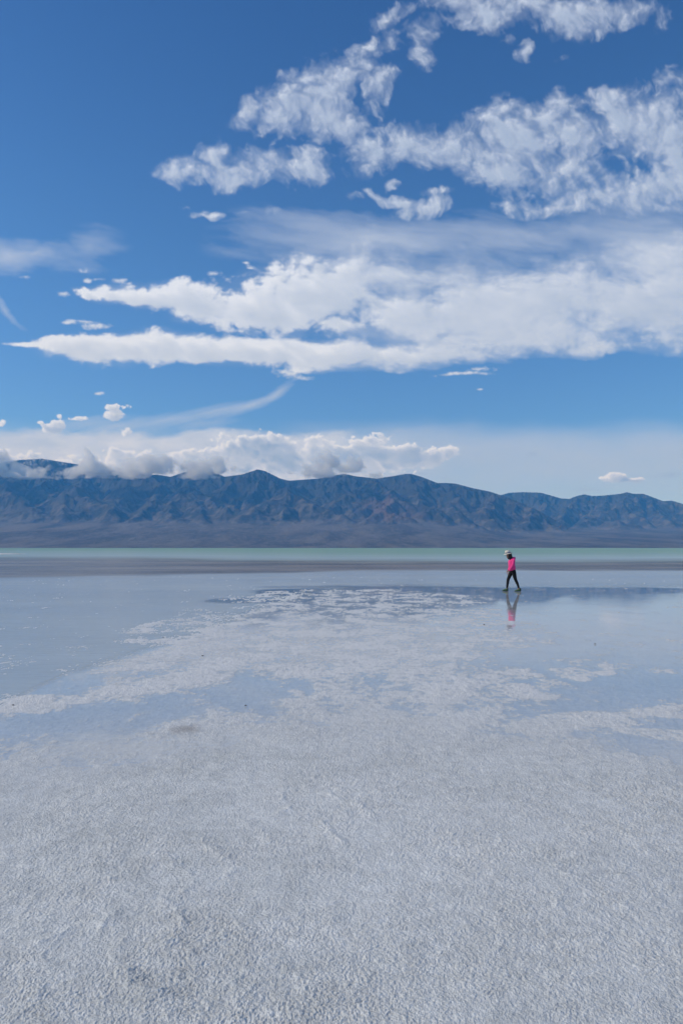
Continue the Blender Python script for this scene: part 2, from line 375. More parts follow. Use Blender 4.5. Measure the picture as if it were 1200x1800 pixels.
def grid_mesh(name, V, nr, nc, mat, attrs=None, smooth=True):
    me = bpy.data.meshes.new(name)
    me.vertices.add(nr * nc); me.vertices.foreach_set('co', V.reshape(-1).astype(np.float32))
    idx = np.arange(nr * nc, dtype=np.int32).reshape(nr, nc)
    q = np.stack([idx[:-1, :-1], idx[:-1, 1:], idx[1:, 1:], idx[1:, :-1]], -1).reshape(-1, 4)
    me.loops.add(q.size); me.loops.foreach_set('vertex_index', q.reshape(-1))
    me.polygons.add(len(q)); me.polygons.foreach_set('loop_start', np.arange(0, q.size, 4, dtype=np.int32))
    me.polygons.foreach_set('loop_total', np.full(len(q), 4, dtype=np.int32))
    me.update(calc_edges=True)
    if smooth: me.polygons.foreach_set('use_smooth', np.ones(len(q), dtype=bool))
    for k, a in (attrs or {}).items():
        at = me.attributes.new(k, 'FLOAT', 'POINT'); at.data.foreach_set('value', a.reshape(-1).astype(np.float32))
    me.materials.append(mat)
    o = bpy.data.objects.new(name, me); COL.objects.link(o)
    return o

# ------------------------------------------------------------------ salt flat
def px2g(u, v):
    D = CAM_H * 1200 / (v - HOR); return (u - 600) / 1200 * D, D

def gell(X, Y, u, v, ru, rv, rot=0):
    """elliptic patch on the ground, centred where the photograph shows it; size in metres from its own distance"""
    cx, cy = px2g(u, v)
    rx = ru / 1200 * cy; y1 = px2g(u, v - rv)[1]; y2 = px2g(u, v + rv)[1]; ry = (y1 - y2) / 2
    dx = (X - cx) / rx; dy = (Y - cy) / ry
    return 1 - np.sqrt(dx * dx + dy * dy)

def polyline_y(t, pts):
    xs = [(p[0] - 600) / 1200 for p in pts]; vs = [p[1] for p in pts]
    return np.interp(t, xs, vs)

def crust_field(X, Y):
    """>0: dry or damp crust standing out of the brine; <0 under water"""
    wx = fbm(X * 0.35, Y * 0.22, 4, seed=3) * 1.4 + fbm(X * 1.5, Y * 1.2, 3, seed=4) * .25
    wy = fbm(X * 0.35 + 9, Y * 0.22 + 4, 4, seed=5) * 2.2 + fbm(X * 1.5, Y * 1.2, 3, seed=6) * .3
    Yc = np.maximum(Y, 0.5); fade = np.clip(Yc / 14, 0.12, 1.0)
    Xw = X + wx * fade; Yw = Y + wy * fade
    f = np.full(X.shape, -1.0)
    items = [(600, 1900, 1500, 440, 1.4), (560, 1480, 620, 230, 1.3), (950, 1420, 420, 130, 0.9), (700, 1330, 450, 90, 0.5),
             (620, 1085, 290, 50, 1.0), (620, 1052, 220, 20, .8), (500, 1100, 260, 30, .8), (430, 1160, 250, 40, .7), (640, 1150, 200, 50, .75),
             (250, 1210, 120, 30, .65), (80, 1243, 110, 20, .6), (830, 1195, 150, 30, .5), (1020, 1185, 70, 9, .7), (1108, 1190, 32, 6, .6), (960, 1142, 50, 8, .5),
             (1160, 1185, 60, 8, .4), (1000, 1270, 160, 26, .5), (1150, 1300, 110, 18, .5), (1130, 1250, 120, 14, .4), (700, 1240, 250, 60, .4), (330, 1290, 200, 40, .35)]
    for (u, v, ru, rv, wgt) in items:
        e = gell(Xw, Yw, u, v, ru, rv)
        f = np.maximum(f, -1.0 + (1 + wgt) * np.clip(e * 1.3 + 0.35, 0, 1))
    return f

def level_field(X, Y, oct=0):
    lum = np.clip(np.where(Y < 1.0, 1.0, crust_field(X, Y)), -1, 1); dm_ = np.hypot(X, Y)
    rag = fbm(X * 1.3, Y * 1.0, 6 - oct, 0.72, seed=40) * 0.95
    if not oct: rag = rag + fbm(X * 9, Y * 7, 5, 0.72, seed=41) * 0.75
    topv = 0.9 - 0.62 * sstep(dm_, 4.5, 7.5) - 0.16 * sstep(dm_, 12, 17) - 0.10 * sstep(dm_, 6.5, 8)
    return np.minimum(np.clip(lum, -0.55 + 0.12 * (1 - sstep(dm_, 12, 16)), 9), topv) + rag * (1.0 + 0.35 * sstep(dm_, 5, 9))

def wet_flat():
    # azimuth tangents: dense in view, coarse around; rows: dense near
    a_d = np.radians(np.linspace(-31, 31, 900))
    a_s = np.radians(np.linspace(31, 180, 40)[1:])
    a = np.concatenate([-a_s[::-1], a_d, a_s])
    v = np.concatenate([np.linspace(0, 1, 1)])
    r = [0.05, 0.4, 0.8, 1.2, 1.5, 1.8]
    while r[-1] < 60: r.append(r[-1] + max(0.0034, r[-1] ** 2 / 1159 * 0.55))
    while r[-1] < 10500: r.append(r[-1] * 1.05)
    r = np.array(r); nr, nc = len(r), len(a)
    RR, A = np.meshgrid(r, a, indexing='ij')
    X = RR * np.sin(A); Y = RR * np.cos(A)
    cr = crust_field(X, Y)
    cr = np.where(Y < 1.0, 1.0, cr)
    # relief
    lod = np.clip(9.0 / np.maximum(RR, 1), 0.0, 1.0)
    z = np.where(RR < 80, 1, 0) * (0.0)
    m = RR < 70
    Xm, Ym = X[m], Y[m]
    big = fbm(Xm * 0.9, Ym * 0.9, 4, seed=21) * 0.010
    pat = fbm(Xm * 2.2, Ym * 2.2, 3, seed=22)
    wxx = fbm(Xm * 6, Ym * 6, 2, seed=24) * .05
    near_m = np.hypot(Xm, Ym) < 14
    l1 = np.zeros_like(Xm); l2 = np.zeros_like(Xm)
    xn, yn, wn = Xm[near_m], Ym[near_m], wxx[near_m]
    l1[near_m] = lumps((xn + wn * .4) * 98, (yn - wn * .4) * 90, 1) - .35
    l2[near_m] = lumps(xn * 41 + 5, yn * 38, 2) - .35
    clod = np.clip(fbm(Xm * 6.5, Ym * 6, 4, .6, seed=33), -1, 1)
    mid = fbm(Xm * 22, Ym * 20, 3, .6, seed=34)
    pat2 = fbm(Xm * 0.7 + 3, Ym * 0.7, 3, seed=23)
    gam = np.clip(0.74 + pat * 0.9 + pat2 * 0.8, 0.22, 1.45)
    # faint parallel drag lines and small broken crust lips
    dl = Xm * 0.55 + Ym * 0.83 + fbm(Xm * .5, Ym * .5, 2, seed=90) * .25
    lips = ridged(Xm * 2.6 + wxx * 3, Ym * 2.3, 4, 0.6, seed=92) ** 3 * np.clip(fbm(Xm * .8, Ym * .8, 3, seed=93) * 2.4 + .15, 0, 1) * 0.016
    drag = perlin(dl * 30, (Xm * .83 - Ym * .55) * 1.2, 94) * 0.0022 * np.clip(fbm(Xm * .6 + 9, Ym * .6, 3, seed=95) * 3, 0, 1)
    grain = (l1 * 0.0066 + l2 * 0.0024 + clod * 0.0040 + mid * 0.0010) * gam + lips + drag
    c = cr[m]
    lum = np.clip(c, -1, 1)
    lvl = level_field(Xm, Ym)
    h = np.tanh(lvl * 1.0) * 0.010 + big * 0.3 - 0.0005
    near = sstep(-Ym, -6.5, -4.2)
    h = h + near * 0.010
    h = h + grain * np.clip(0.30 + lvl * 0.6, 0.15, 1.0) * np.clip(12 / np.maximum(np.hypot(Xm, Ym), 1), 0.3, 1)
    zz = np.full(X.shape, -0.03); zz[m] = h
    k = sstep(RR, 40, 70); zz = zz * (1 - k) + (-0.03) * k
    V = np.stack([X, Y, zz], -1)
    mat, g, out = new_mat('salt crust')
    P = g.pos()
    px_, py_, pz_ = g.sep(P)
    dist = g.length(P)
    nb = g.noise(P, 0.8, 5, 0.6); nf = g.noise(P, 7.0, 5, 0.65); nm = g.noise(P, 2.3, 5, .6)
    base = g.mix(g.smooth(nb * 0.45 + nm * 0.35 + nf * 0.35, 0.40, 0.74), SALT_A, SALT_B)
    speck = g.noise(P, 75.0, 5, 0.75)
    base = g.vscale(base, g.smooth(speck, 0.33, 0.67, 0.80, 1.16, 'LINEAR'))
    damp = g.smooth(pz_, -0.002, 0.012, 1.0, 0.0)
    base = g.mix(damp * 0.5, base, SALT_W)
    stain = g.smooth(g.noise(P, 1.7, 3, .5, w=3.0), 0.66, 0.78) * g.smooth(nf, .45, .65)
    base = g.mix(stain * 0.35, base, (0.36, 0.32, 0.27))
    spot = g.smooth(g.noise(P, 4.3, 5, .6, w=7.0), 0.70, 0.80)
    base = g.mix(spot * 0.45, base, (0.30, 0.25, 0.19))
    centre = g.length(g.mapping(g.vadd(P, g.vscale(g.noise(P, 0.9, 4, .6, col=True), 1.6)), loc=(0.35 + .8, 3.9 + .8, .8), scale=(1.7, 1.9, 30), kind='TEXTURE'))
    base = g.mix(g.smooth(centre, 0.1, 1.3, 0.26, 0.0), base, (0.90, 0.90, 0.87))
    mott = g.noise(P, 14.0, 5, 0.7)
    base = g.vscale(base, g.smooth(mott, 0.3, 0.7, 0.90, 1.08, 'LINEAR'))
    # brown mud stain in the left middle distance
    sx, sy = px2g(328, 1283)
    dd = g.length(g.mapping(g.vadd(P, g.vscale(g.noise(P, 3.0, 4, .6, col=True), 0.35)), loc=(sx + .17, sy + .17, 0.17), scale=(0.14, 0.16, 5), kind='TEXTURE'))
    base = g.mix(g.smooth(dd + (nf - .5) * 1.2, 0.2, 1.4, 0.62, 0.0), base, (0.20, 0.17, 0.14))
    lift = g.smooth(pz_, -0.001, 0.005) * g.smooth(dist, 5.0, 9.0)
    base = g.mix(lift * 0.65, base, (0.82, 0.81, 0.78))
    fine = g.noise(P, 90.0, 4, 0.7); mid = g.noise(P, 38.0, 3, 0.6)
    pit = g.voro(P, 55.0, 'F1')
    hgt = fine * 0.0050 + mid * 0.004 + pit * 0.004 + g.voro(P, 130.0, 'F1') * 0.0035
    nrm = g.bump(hgt, 1.0, g.smooth(pz_, -0.004, 0.008, 0.25, 1.0))
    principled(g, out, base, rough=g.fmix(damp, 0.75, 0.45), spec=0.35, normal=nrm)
    o = grid_mesh('salt_flat', V, nr, nc, mat)
    o['kind'] = 'structure'
    return o
SALT_A = (0.575, 0.585, 0.56); SALT_B = (0.755, 0.76, 0.725); SALT_W = (0.60, 0.60, 0.575)
wet_flat()

# ------------------------------------------------------------------ brine
def brine():
    a_d = np.radians(np.linspace(-33, 33, 420)); a_s = np.radians(np.linspace(33, 180, 30)[1:])
    a = np.concatenate([-a_s[::-1], a_d, a_s])
    r = [2.2]
    while r[-1] < 9600: r.append(r[-1] + max(0.03, min(r[-1] ** 2 / 1159 * 1.2, r[-1] * .06)))
    r = np.array(r); nr, nc = len(r), len(a)
    RR, A = np.meshgrid(r, a, indexing='ij')
    X = RR * np.sin(A); Y = RR * np.cos(A)
    t = np.clip(X / np.maximum(Y, .1), -1.2, 1.2); t = np.where(Y < .2, -1.0 + 0 * t, t)
    v = HOR + CAM_H * 1200 / np.maximum(Y, 0.3); v = np.where(Y < .3, 1200, v)
    wob = fbm(X * .04, Y * .02, 4, seed=51) * 6 + fbm(np.log(RR) * 3, t * 3, 3, seed=52) * 3
    L = np.log(RR)
    wz = fbm(X / RR * 4 , L * 5, 4, seed=53)
    # bed reached by colour: near film clear, then pale, dark band, turquoise
    e1 = polyline_y(t, [(0, 1017), (250, 1013), (600, 1004), (900, 1003), (1200, 1005)]) + fbm(X * .05, L * 9, 4, .6, seed=57) * 3.0   # near edge of the dark band
    e2 = polyline_y(t, [(0, 979), (250, 980), (600, 985), (900, 986), (1200, 984)])        # its far edge
    dark = sstep(-(v + wz * 4), -(e1 + 3), -(e1 - 4)) * (1 - sstep(-(v + wz * 3), -(e2 + 4), -(e2 - 5)))
    dark = dark * (0.80 + 0.20 * sstep(t, -0.45, 0.0))
    turq = sstep(-(v + wz * 3), -(e2 + 9), -(e2 - 9)) * 0.55 + sstep(-(v + wz * 1), -(e2 - 4), -(e2 - 17)) * 0.45
    e3 = polyline_y(t, [(0, 1240), (120, 1180), (350, 1115), (480, 1060), (560, 1036), (700, 1030), (870, 1032), (1200, 1032)])
    pale = sstep(-(v + wz * 7), -(e3 + 8), -(e3 - 8))
    # calm channel that mirrors the range
    calm = np.zeros_like(v)
    for (u, vv, ru, rv, w_) in [(520, 1040, 90, 8, 1), (430, 1055, 90, 7, .9), (1040, 1038, 330, 6.0, 1), (820, 1034, 260, 4, .9), (760, 1048, 330, 18, .8), (560, 1031, 120, 2.5, .8), (900, 1052, 60, 16, .8)]:
        ee = 1 - np.sqrt(((t * 1200 + 600 - u) / ru) ** 2 + ((v + wz * 2 - vv) / rv) ** 2)
        calm = np.maximum(calm, w_ * sstep(ee, 0.0, 0.35))
    skin_ = 1 - 0.62 * sstep(np.where(RR < 60, level_field(X, Y, 2), -1.0), -0.55, 0.45)      # thin film near the crust, deeper brine away from it
    V = np.stack([X, Y, np.zeros_like(X)], -1)
    mat, g, out = new_mat('brine')
    P = g.pos()
    dk, tq, pl, cm = g.attr('band'), g.attr('turquoise'), g.attr('pale'), g.attr('calm')
    rip = g.noise(g.mapping(P, rot=(0, 0, R(12)), scale=(1.0, 2.4, 1)), 3.0, 5, 0.6)
    rip2 = g.noise(g.mapping(P, scale=(1.0, 2.0, 1)), 0.35, 4, 0.6)
    film = g.noise(g.mapping(P, scale=(1, 1, 1)), 0.7, 3, 0.5)
    amp = (pl * 0.010 + 0.0008) * (1.0 - cm * 0.93) + dk * 0.02
    nrm = g.bump(rip * amp + rip2 * amp * 2.0, 1.0, 1.0)
    rough = (pl * 0.16 + 0.032 + (film - .5).max(0.0) * 0.30) * (1.0 - cm * 0.8)
    dt = g.n.new('ShaderNodeVectorMath'); dt.operation = 'DOT_PRODUCT'
    g.l.new(g.geo('Incoming').k, dt.inputs[0]); g.l.new(nrm.k, dt.inputs[1])
    fr = (1.0 - g.w(dt.outputs['Value']).f('ABSOLUTE')).pow(5.0) * 0.98 + 0.02      # Schlick, the same from above and below
    fac = fr * (g.attr('film') * g.smooth(g.length(P), 9.0, 18.0, 0.82, 1.0)).max(pl) * (1.0 - pl * 0.45 * (1.0 - cm)) * (1.0 - tq * 0.45) * (1.0 - dk * 0.2)
    gl = g.n.new('ShaderNodeBsdfGlossy'); g.setin(gl.inputs['Roughness'], rough); g.l.new(nrm.k, gl.inputs['Normal'])
    gl.inputs['Color'].default_value = (0.95, 0.96, 0.98, 1)
    pat = g.noise(g.mapping(P, scale=(.35, 1.0, 1)), 0.12, 6, 0.65)
    bed = g.mix(dk, g.mix(g.smooth(pat, .35, .65), BR_PALE, BR_PALE2), g.mix(g.smooth(pat, .4, .6), BR_DARK, BR_DARK2))
    bed = g.mix(g.smooth(g.noise(g.mapping(P, scale=(.05, .3, 1)), 0.12, 5, 0.65), .35, .7) * 0.35, bed, g.vscale(bed, 0.72))
    bed = g.mix(tq, bed, g.mix(g.smooth(g.noise(g.mapping(P, scale=(.03, .12, 1)), 0.06, 5, 0.6), .35, .65), BR_TURQ, (0.22, 0.38, 0.29)))
    df = g.n.new('ShaderNodeBsdfDiffuse'); g.l.new(bed.k, df.inputs[0])
    tr = g.n.new('ShaderNodeBsdfTransparent'); tr.inputs[0].default_value = (0.95, 0.96, 0.97, 1)
    m1 = g.n.new('ShaderNodeMixShader'); g.setin(m1.inputs[0], (pl * 0.75 + cm * 0.0 + dk + tq).min(1.0)); g.l.new(tr.outputs[0], m1.inputs[1]); g.l.new(df.outputs[0], m1.inputs[2])
    m2 = g.n.new('ShaderNodeMixShader'); g.setin(m2.inputs[0], fac); g.l.new(m1.outputs[0], m2.inputs[1]); g.l.new(gl.outputs[0], m2.inputs[2])
    g.l.new(m2.outputs[0], out.inputs[0])
    o = grid_mesh('water', V, nr, nc, mat, dict(band=dark, turquoise=turq, pale=pale, calm=calm, film=skin_))
    o['kind'] = 'structure'
BR_PALE = (0.50, 0.58, 0.62); BR_PALE2 = (0.59, 0.66, 0.67); BR_DARK = (0.085, 0.078, 0.085); BR_DARK2 = (0.22, 0.19, 0.175); BR_TURQ = (0.24, 0.42, 0.30)
brine()

# ------------------------------------------------------------------ mountains: stream-power erosion on an 85 m grid
def erode(X, Y, U, base, iters, K, dx, seed, h0=None):
    ny, nx = X.shape; N = ny * nx
    rng = np.random.RandomState(seed)
    h = (U * 0.2 + rng.rand(ny, nx) * 0.02 + ridged(X / 3, Y / 3, 3, seed=seed) * .1 * U)
    if h0 is not None: h = h0 + rng.rand(ny, nx) * 0.01
    h[base] = 0
    h = h.ravel(); Uf = U.ravel(); bf = base.ravel()
    offs = [(-1, -1), (-1, 0), (-1, 1), (0, -1), (0, 1), (1, -1), (1, 0), (1, 1)]
    I = np.arange(N).reshape(ny, nx)
    Ip = np.pad(I, 1, mode='edge')
    nb = np.stack([Ip[1 + a:1 + a + ny, 1 + b:1 + b + nx].ravel() for a, b in offs])
    dl = np.array([math.hypot(a, b) * dx for a, b in offs])[:, None]
    for it in range(iters):
        s = (h[None] - h[nb]) / dl
        k = s.argmax(0); best = s[k, np.arange(N)]
        rec = nb[k, np.arange(N)]; dist = dl[k, 0]
        rec = np.where((best <= 0) | bf, np.arange(N), rec)
        order = np.argsort(-h)
        area = [dx * dx] * N; recl = rec.tolist(); ol = order.tolist()
        for i in ol:
            r_ = recl[i]
            if r_ != i: area[r_] += area[i]
        F = K * np.sqrt(np.array(area)) / dist
        hl = (h + Uf).tolist(); Fl = F.tolist(); bl = bf.tolist()
        for i in reversed(ol):
            if bl[i]: hl[i] = 0.0; continue
            r_ = recl[i]
            if r_ != i:
                f_ = Fl[i]; hr = hl[r_]
                if hl[i] > hr: hl[i] = (hl[i] + f_ * hr) / (1 + f_)
        h = np.array(hl)
        if it % 5 == 4:   # a little hillslope diffusion
            H = h.reshape(ny, nx); Hp = np.pad(H, 1, mode='edge')
            H = H + 0.06 * (Hp[:-2, 1:-1] + Hp[2:, 1:-1] + Hp[1:-1, :-2] + Hp[1:-1, 2:] - 4 * H)
            h = np.where(bf, 0, H.ravel())
    return h.reshape(ny, nx)

def bicub(H, fy, fx):
    ny, nx = H.shape
    x0 = np.floor(fx).astype(int); y0 = np.floor(fy).astype(int); tx = fx - x0; ty = fy - y0
    def wts(t): return [(-t**3 + 2*t**2 - t) / 2, (3*t**3 - 5*t**2 + 2) / 2, (-3*t**3 + 4*t**2 + t) / 2, (t**3 - t**2) / 2]
    wx, wy = wts(tx), wts(ty); s = 0
    for j in range(4):
        yy = np.clip(y0 + j - 1, 0, ny - 1)
        for i in range(4):
            s = s + wy[j] * wx[i] * H[yy, np.clip(x0 + i - 1, 0, nx - 1)]
    return s

SKY_MAIN = [(-400, 806), (-100, 806), (0, 813), (40, 808), (75, 806), (110, 812), (160, 820), (215, 831), (250, 836), (275, 834), (300, 838), (330, 828), (355, 820), (372, 828), (395, 838), (425, 834), (440, 829), (453, 825), (466, 828), (480, 835),
            (492, 841), (508, 845), (560, 841), (590, 835), (605, 833), (625, 837), (660, 841), (690, 837), (712, 833), (722, 833), (740, 838), (768, 849), (785, 849), (800, 850), (830, 858), (860, 864), (888, 873),
            (920, 886), (950, 900), (985, 920), (1010, 934), (1060, 950), (1400, 956)]
SKY_BACK = [(-400, 925), (600, 915), (800, 890), (870, 873), (895, 866), (920, 865), (950, 866), (985, 876), (1000, 877), (1012, 872), (1026, 869), (1040, 872), (1060, 871), (1090, 868), (1101, 865), (1112, 868), (1130, 868), (1165, 881), (1180, 880),
            (1200, 886), (1300, 880), (1400, 890)]

def mountains():
    dx = 0.085
    xs = np.arange(-17.5, 17.5, dx); ys = np.arange(12.6, 31, dx)
    X, Y = np.meshgrid(xs, ys)
    T = X / Y * 1200 + 600
    # ridge lines of the range: (column, row in the photograph, distance in km) fix each summit in space
    def fan_h(X, Y):
        rgt = sstep(X / Y * 1200 + 600, 700, 950)
        f_ = (0.62 - 0.30 * rgt) * np.clip((Y - 9.2 - 0.35 * fbm(X / 2.5, Y * 0 + 3, 3, seed=60)) / 6.6, 0, 1.7) ** 1.2
        return f_ * (1 + 0.10 * fbm(X / 1.1, Y / 2.5, 3, seed=61))
    def ridges(X, Y, lines, slope, warp=0.45, seed=5):
        wX = X + fbm(X / 1.6, Y / 1.6, 5, .55, seed=seed) * warp; wY = Y + fbm(X / 1.6 + 7, Y / 1.6, 5, .55, seed=seed + 1) * warp
        E = np.full(X.shape, -1.0)
        for ln in lines:
            k = slope
            pts = [((u - 600) / 1200 * d, d, (HOR - v) / 1200 * d) for (u, v, d) in ln]
            for (x0, y0, z0), (x1, y1, z1) in zip(pts[:-1], pts[1:]):
                ex, ey = x1 - x0, y1 - y0; L2 = ex * ex + ey * ey + 1e-9
                s_ = np.clip(((wX - x0) * ex + (wY - y0) * ey) / L2, 0, 1)
                d_ = np.sqrt((wX - x0 - s_ * ex) ** 2 + (wY - y0 - s_ * ey) ** 2)
                h_ = z0 + (z1 - z0) * s_ - k * d_ ** 0.93
                E = np.maximum(E, h_) + 0.03 * np.clip(1 - np.abs(E - h_) / 0.12, 0, 1)
        return E
    LA = [[(-300, 806, 22), (-60, 808, 22), (60, 808, 22), (160, 820, 21.6), (230, 832, 20.8), (270, 835, 20.2), (350, 822, 21.4), (400, 838, 20.6), (453, 827, 20.0), (505, 842, 20.6), (600, 836, 20.8), (660, 840, 20.5), (722, 834, 20.0), (768, 849, 19.8), (800, 851, 19.6), (860, 864, 19.2), (890, 880, 18.6), (940, 903, 17.8), (1000, 934, 16.6)],
          [(-60, 834, 20.5), (-90, 860, 18.4), (-120, 890, 16.4)], [(12, 857, 17.6), (45, 882, 16.6), (90, 908, 15.6)], [(12, 857, 17.6), (-30, 880, 16.8)], [(12, 857, 17.6), (20, 843, 20)],
          [(78, 849, 19.0), (95, 868, 18.2), (70, 888, 16.6), (60, 905, 15.6)], [(78, 849, 19.0), (90, 837, 20.6)], [(132, 860, 17.8), (165, 874, 17.0), (202, 893, 16.0), (215, 908, 15.4)], [(132, 860, 17.8), (140, 840, 20.4)], [(132, 860, 17.8), (118, 890, 16.2), (110, 906, 15.5)],
          [(270, 835, 20.2), (232, 852, 19.0), (200, 873, 17.6), (186, 886, 16.8)], [(270, 835, 20.2), (285, 862, 18.2), (262, 888, 16.6), (240, 908, 15.4)],
          [(340, 838, 21), (335, 857, 18.6), (372, 872, 17.4), (405, 894, 16.0), (420, 908, 15.4)], [(335, 857, 18.6), (310, 880, 17.0), (300, 905, 15.5)], [(335, 857, 18.6), (350, 884, 16.8), (352, 906, 15.5)],
          [(453, 827, 20.0), (415, 845, 19.2), (392, 862, 18.4)], [(453, 827, 20.0), (490, 852, 19.0), (528, 872, 18.2), (545, 888, 17.4)], [(453, 827, 20.0), (452, 852, 18.8), (440, 872, 18.0)],
          [(505, 861, 17.4), (470, 878, 16.6), (438, 900, 15.6)], [(505, 861, 17.4), (548, 882, 16.4), (595, 905, 15.4)], [(505, 861, 17.4), (500, 888, 16.2), (480, 908, 15.3)], [(505, 861, 17.4), (520, 850, 19.6)], [(470, 914, 14.8), (505, 911, 14.8), (540, 922, 14.6)],
          [(600, 836, 20.8), (590, 858, 19.4), (560, 880, 18.2)], [(648, 847, 18.8), (610, 868, 17.8), (572, 892, 16.8)], [(648, 847, 18.8), (690, 866, 17.8), (712, 884, 17.2)], [(648, 847, 18.8), (640, 880, 17.0), (622, 905, 15.8)], [(648, 847, 18.8), (662, 838, 20.5)],
          [(675, 889, 15.8), (640, 905, 15.2), (605, 920, 14.9)], [(675, 889, 15.8), (705, 900, 15.4), (738, 920, 14.9)], [(675, 889, 15.8), (672, 870, 17.4)], [(675, 889, 15.8), (678, 912, 15.0)],
          [(722, 834, 20.0), (728, 860, 18.6), (750, 885, 17.0), (775, 908, 15.8)], [(768, 849, 19.8), (790, 875, 18.0), (812, 900, 16.6), (830, 925, 15.4)], [(860, 864, 19.2), (858, 888, 17.6), (880, 915, 16.2), (900, 932, 15.6)], [(750, 885, 17.0), (740, 905, 15.8)], [(940, 903, 17.8), (925, 925, 16.4)]]
    LB = [[(780, 880, 26), (870, 873, 26), (900, 866, 25.5), (935, 865, 25), (985, 877, 24.5), (1012, 872, 24.2), (1026, 869, 24), (1060, 871, 24), (1100, 865, 23.6), (1130, 868, 23.6), (1165, 881, 23.4), (1200, 886, 23.2), (1300, 882, 23), (1500, 890, 23)],
          [(935, 865, 25), (950, 890, 23), (965, 915, 21)], [(1026, 869, 24), (1000, 892, 22.4), (985, 915, 20.6), (960, 935, 19.4)], [(1060, 871, 24), (1050, 900, 21.8), (1030, 920, 20.4)], [(1100, 865, 23.6), (1092, 890, 22), (1120, 912, 20.4), (1140, 930, 19.4)], [(1100, 865, 23.6), (1075, 895, 21.6)],
          [(1165, 881, 23.4), (1160, 900, 21.8), (1185, 922, 20)], [(1200, 886, 23.2), (1220, 910, 21)], [(1050, 922, 19.4), (1085, 911, 19.2), (1120, 925, 19.0)], [(1300, 882, 23), (1290, 915, 20)], [(1400, 886, 23), (1380, 920, 20)]]
    FA = fan_h(X, Y)
    E = ridges(X, Y, LA, 0.66, 0.55)
    h0 = E - FA + ridged(X / 0.9, Y / 0.9, 4, seed=14) * 0.10 - 0.05
    h0 = np.clip(h0, 0, 9) * (1 - sstep(Y, 24.5, 26))
    ua = (h0 > 0.0) * (0.2 + h0) * 0.004
    HA = erode(X, Y, ua, h0 <= 0.0, 12, 0.020 / dx * .10 * (0.5 + 1.2 * sstep(fbm(X / 2.2, Y / 2.2, 3, seed=77), -.3, .4)).ravel(), dx, 3, h0)
    xs2 = np.arange(2.0, 19, dx); ys2 = np.arange(16, 31, dx); X2, Y2 = np.meshgrid(xs2, ys2)
    h02 = ridges(X2, Y2, LB, 0.60, 0.55, seed=25) - fan_h(X2, Y2) + ridged(X2 / 0.9, Y2 / 0.9, 4, seed=14) * 0.10 - 0.05
    h02 = np.clip(h02, 0, 9) * (1 - sstep(Y2, 27.5, 29.5))
    HB = erode(X2, Y2, (h02 > 0) * (0.2 + h02) * 0.004, h02 <= 0, 12, 0.020 / dx * .10, dx, 9, h02)
    # final polar-like grid (columns are lines of constant X/Y)
    t = np.concatenate([np.linspace(-0.78, -0.54, 120)[:-1], np.linspace(-0.54, 0.54, 1250), np.linspace(0.54, 0.78, 120)[1:]])
    yy = np.concatenate([np.linspace(8.8, 13.5, 90)[:-1], np.linspace(13.5, 24.5, 400)[:-1], np.linspace(24.5, 30, 120)])
    YY, TT = np.meshgrid(yy, t, indexing='ij'); XX = TT * YY
    A = bicub(HA, (YY - ys[0]) / dx, (XX - xs[0]) / dx)
    B = bicub(HB, np.clip((YY - ys2[0]) / dx, 0, len(ys2) - 1), np.clip((XX - xs2[0]) / dx, 0, len(xs2) - 1)) * sstep(XX, 2.4, 4.0) * (YY > 16)
    fan = fan_h(XX, YY)
    def fit(M, target, lo, hi):
        tgt = (HOR - np.interp(t * 1200 + 600, [p[0] for p in target], [p[1] for p in target])) / 1200
        M = M.copy()
        for k in range(5):
            ev = (M + fan - CAM_H / 1000) / YY
            mx_i = ev.argmax(0); mx = ev[mx_i, np.arange(len(t))]
            fanp = (fan / YY)[mx_i, np.arange(len(t))]
            f = np.clip((tgt - fanp) / np.maximum(mx - fanp, 1e-3), 0.45, 2.0)
            ker = [41, 21, 11, 7, 3][k]
            f = np.convolve(np.pad(f, ker // 2, mode='edge'), np.ones(ker) / ker, mode='valid')
            # pull the crest more than the feet
            rel = np.clip(M / np.maximum(M.max(0), 1e-3), 0, 1) ** 0.6
            M = M * (1 + (f - 1)[None] * rel ** 2)
        return M
    rough_a = np.clip(A / 0.25, 0, 1)
    nz = ridged(XX * 2.2, YY * 2.0, 5, 0.55, seed=70) - 0.45
    nz2 = fbm(XX * 7, YY * 6, 4, 0.6, seed=71)
    A = A * (1 + 0.10 * nz) + rough_a * (nz * 0.05 + nz2 * 0.030)
    B = B * (1 + 0.10 * nz) + np.clip(B / .25, 0, 1) * (nz * 0.05 + nz2 * 0.030)
    A = fit(A, SKY_MAIN, 0, 0); B = fit(B, SKY_BACK, 0, 0)
    wash = ridged(XX * 1.3 + fbm(XX, YY, 2, seed=80) * .6, YY * 0.25, 4, .6, seed=81) * 0.010 * np.clip((YY - 9.3) / 2, 0, 1)
    H = np.maximum(A, B) + fan - wash * np.exp(-np.maximum(A, B) / 0.1)
    H = np.where(YY < 9.15, -0.004 + 0 * H, H)
    V = np.stack([XX * 1000, YY * 1000, H * 1000], -1)
    mat, g, out = new_mat('desert rock')
    P = g.vscale(g.pos(), 0.001)
    m_ = g.attr('rock'); x_, y_, z_ = g.sep(P)
    n1 = g.noise(P, 0.55, 6, 0.6); n2 = g.noise(P, 3.2, 7, 0.65); n3 = g.noise(g.mapping(P, scale=(1, 1, 5)), 1.3, 5, .6, dist=.5)
    rock = g.mix(g.smooth(n1, 0.38, 0.62), ROCK_A, ROCK_B)
    rock = g.mix(g.smooth(n2, 0.47, 0.62) * 0.6, rock, ROCK_C)
    rock = g.mix(g.smooth(n3, 0.56, 0.66) * 0.5, rock, (0.05, 0.05, 0.05))
